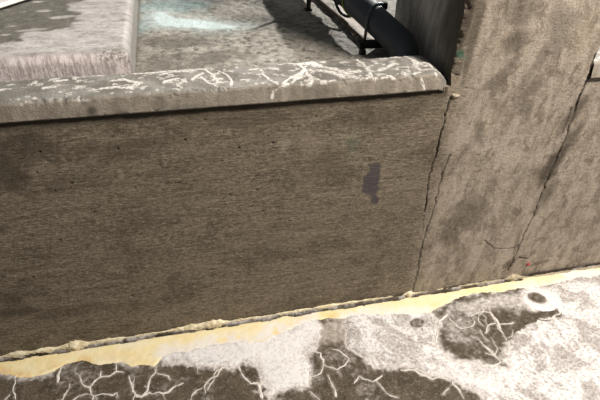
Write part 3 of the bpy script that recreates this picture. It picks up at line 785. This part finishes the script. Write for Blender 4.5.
# pale plate lying on the pad
a = np.array(PP([(0, 12)])[0]); b = np.array(PP([(36, 0)])[0]); d = (b-a)/np.linalg.norm(b-a); nrm = np.array([-d[1], d[0]])
A0 = a-d*.22; B0 = b+d*.55
v, f = box_vf(0, float(np.linalg.norm(B0-A0)), 0, .5, 0, .014, .002)
v = [(A0[0]+d[0]*q[0]+nrm[0]*q[1], A0[1]+d[1]*q[0]+nrm[1]*q[1], PZ+.010+q[2]) for q in v]
pl = empty('base_plate', (float(A0[0]+nrm[0]*.2), float(A0[1]+nrm[1]*.2), PZ), 'pale painted steel plate lying on the crusted pad', 'plate')
mesh_obj('plate', v, f, M_PLATE, pl, smooth=False)
v, f = box_vf(.004, float(np.linalg.norm(B0-A0))-.004, .004, .49, -.004, .001)  # thin black sheet standing in for the shadow line under the plate
mesh_obj('plate_shade', [(A0[0]+d[0]*q[0]+nrm[0]*q[1], A0[1]+d[1]*q[0]+nrm[1]*q[1], PZ+.010+q[2]) for q in v], f, M_BLACK, pl, smooth=False)

# ------------------------------------------------------------------ pipe, clamp, conduit, hose, post
PXC, PZC, PR = .602, .960, .045
pipe = empty('drain_pipe', (PXC, .17, FLZ), 'thick dark grey plastic pipe beside the column behind the wall', 'pipe')
near = [(.662, .197, FLZ-.02), (.662, .197, .868), (.661, .199, .885), (.659, .206, .900), (.655, .219, .911), (.648, .245, .920), (.613, .415, .951), (.605, .455, .957), (PXC, .50, PZC), (PXC, .56, PZC)]
v, f = tube_vf(near, PR, 40); mesh_obj('barrel', v, f, M_PIPE, pipe)
v, f = tube_vf([(PXC, y, PZC) for y in (.685, .687, .715, .717, .80, .802, .83, .832)], [PR, PR+.006, PR+.006, PR+.004, PR+.004, PR+.006, PR+.006, PR], 40); mesh_obj('coupling', v, f, M_PIPE, pipe)
v, f = tube_vf([(PXC, y, PZC) for y in (.55, 3.2)], PR, 40); mesh_obj('barrel', v, f, M_PIPE, pipe)

CYP = .335; SXC, SZC = .630, .936               # where the sloping end of the pipe crosses the support
sup = empty('pipe_support', (SXC, CYP, FLZ), 'black strut support with a bent rod clamp under the grey pipe', 'pipe support')
v, f = box_vf(.553, .705, CYP-.016, CYP+.016, .868, .8885, .002); mesh_obj('channel', v, f, M_BLACK, sup, smooth=False)
for x in (.566, .692):
    v, f = box_vf(x-.009, x+.009, CYP-.024, CYP, FLZ-.004, .869, .002); mesh_obj('foot', v, f, M_BLACK, sup, smooth=False)
RB = PR+.007
arc = [(SXC-RB-.002, CYP+.004, .880)]
for t in np.linspace(0, 2.5, 24):
    yy = CYP+.006+.075*(t/2.5)**1.3; k = np.clip((yy-.245)/.255, 0, 1); ax = .648+(PXC-.648)*k; az = .920+(PZC-.920)*k
    arc.append((ax-math.cos(t)*RB, yy, az+math.sin(t)*RB))
v, f = tube_vf(arc, .0050, 10); ub = mesh_obj('bent_rod', v, f, M_GSTEEL, sup)
e = arc[-1]
v, f = box_vf(e[0]-.010, e[0]+.012, e[1]-.012, e[1]+.012, e[2]-.010, e[2]+.012, .002); cl = mesh_obj('clamp_block', v, f, M_BLACK, sup, smooth=False)
v, f = tube_vf([(e[0]+.002, e[1], e[2]+.010), (e[0]+.004, e[1], e[2]+.021)], .008, 6); mesh_obj('nut', v, f, M_NUT, cl, smooth=False)

pts = [onz(365, 43, .860), onz(341, 19, .860), onz(317, -1, .860)]; dirv = pts[2]-pts[1]; dirv = dirv/np.linalg.norm(dirv)
v, f = tube_vf([pts[0], pts[1], pts[2], pts[2]+dirv*1.2], .0085, 12)
tag(mesh_obj('conduit', v, f, M_RUST, loc=tuple(float(c) for c in pts[1])), 'thin rusty brown conduit lying on the slab beside the pipe', 'conduit')

hc = []
for x, y, z in ((334, -14, .95), (335, -4, .925), (336.5, 5, .902), (341, 13, .888), (348, 16.5, .885), (354, 14, .892), (357, 7, .906), (357.5, 0, .915), (356, -8, .925)):
    hc.append(onz(x, y, z))
hc = [Vector(p) for p in hc]; sm = []
for i in range(len(hc)-1):
    p0, p1, p2, p3 = hc[max(i-1, 0)], hc[i], hc[i+1], hc[min(i+2, len(hc)-1)]
    for t in np.linspace(0, 1, 6, endpoint=False):
        sm.append(.5*((2*p1)+(p2-p0)*t+(2*p0-5*p1+4*p2-p3)*t*t+(3*p1-p0-3*p2+p3)*t**3))
v, f = tube_vf(sm, .0055, 10)
tag(mesh_obj('cable_loop', v, f, M_HOSE, loc=tuple(hc[4])), 'black rubber cable hanging in a loop against the grey pipe', 'cable')

tie = [(PXC-math.cos(t)*(PR+.0025), .545+.02*math.sin(t), PZC+math.sin(t)*(PR+.0025)) for t in np.linspace(-1.2, 2.4, 26)]
v, f = tube_vf(tie, .0026, 8)
tag(mesh_obj('earth_wire', v, f, M_WIRE, loc=(PXC, .545, PZC-PR)), 'yellow-green wire wrapped around the grey pipe', 'wire')

pp = onz(308.5, 10.5, FLZ)
post = empty('steel_post', (float(pp[0]), float(pp[1]), FLZ), 'slim dark steel post standing on the slab', 'post')
v1 = box_vf(pp[0]-.009, pp[0]+.009, pp[1]-.002, pp[1]+.002, FLZ, FLZ+.16); v2 = box_vf(pp[0]+.005, pp[0]+.009, pp[1], pp[1]+.018, FLZ, FLZ+.16)
v, f = join(v1, v2); mesh_obj('angle_leg', v, f, M_BLACK, post, smooth=False)
v, f = box_vf(pp[0]-.014, pp[0]+.014, pp[1]-.010, pp[1]+.024, FLZ-.003, FLZ+.006, .001); mesh_obj('foot_plate', v, f, M_BLACK, post, smooth=False)

# tiny red fragment at the foot of the column side joint
c = ony(529, 265, -.006); rr = random.Random(5); v, f = [], []
for i in range(5):
    for k in range(8):
        th_ = 2*math.pi*k/8; ph = -math.pi/2+math.pi*i/4; r = .0062*math.cos(ph)*rr.uniform(.8, 1.15)+.0006
        v.append((c[0]+r*math.cos(th_)*1.3, c[1]+r*math.sin(th_)*.8+.004, c[2]+.005*math.sin(ph)))
for i in range(4):
    for k in range(8): f.append((i*8+k, i*8+(k+1) % 8, (i+1)*8+(k+1) % 8, (i+1)*8+k))
tag(mesh_obj('plastic_fragment', v, f, M_RED, loc=tuple(float(q) for q in c)), 'tiny red plastic fragment stuck low on the wall beside the crack', 'fragment')
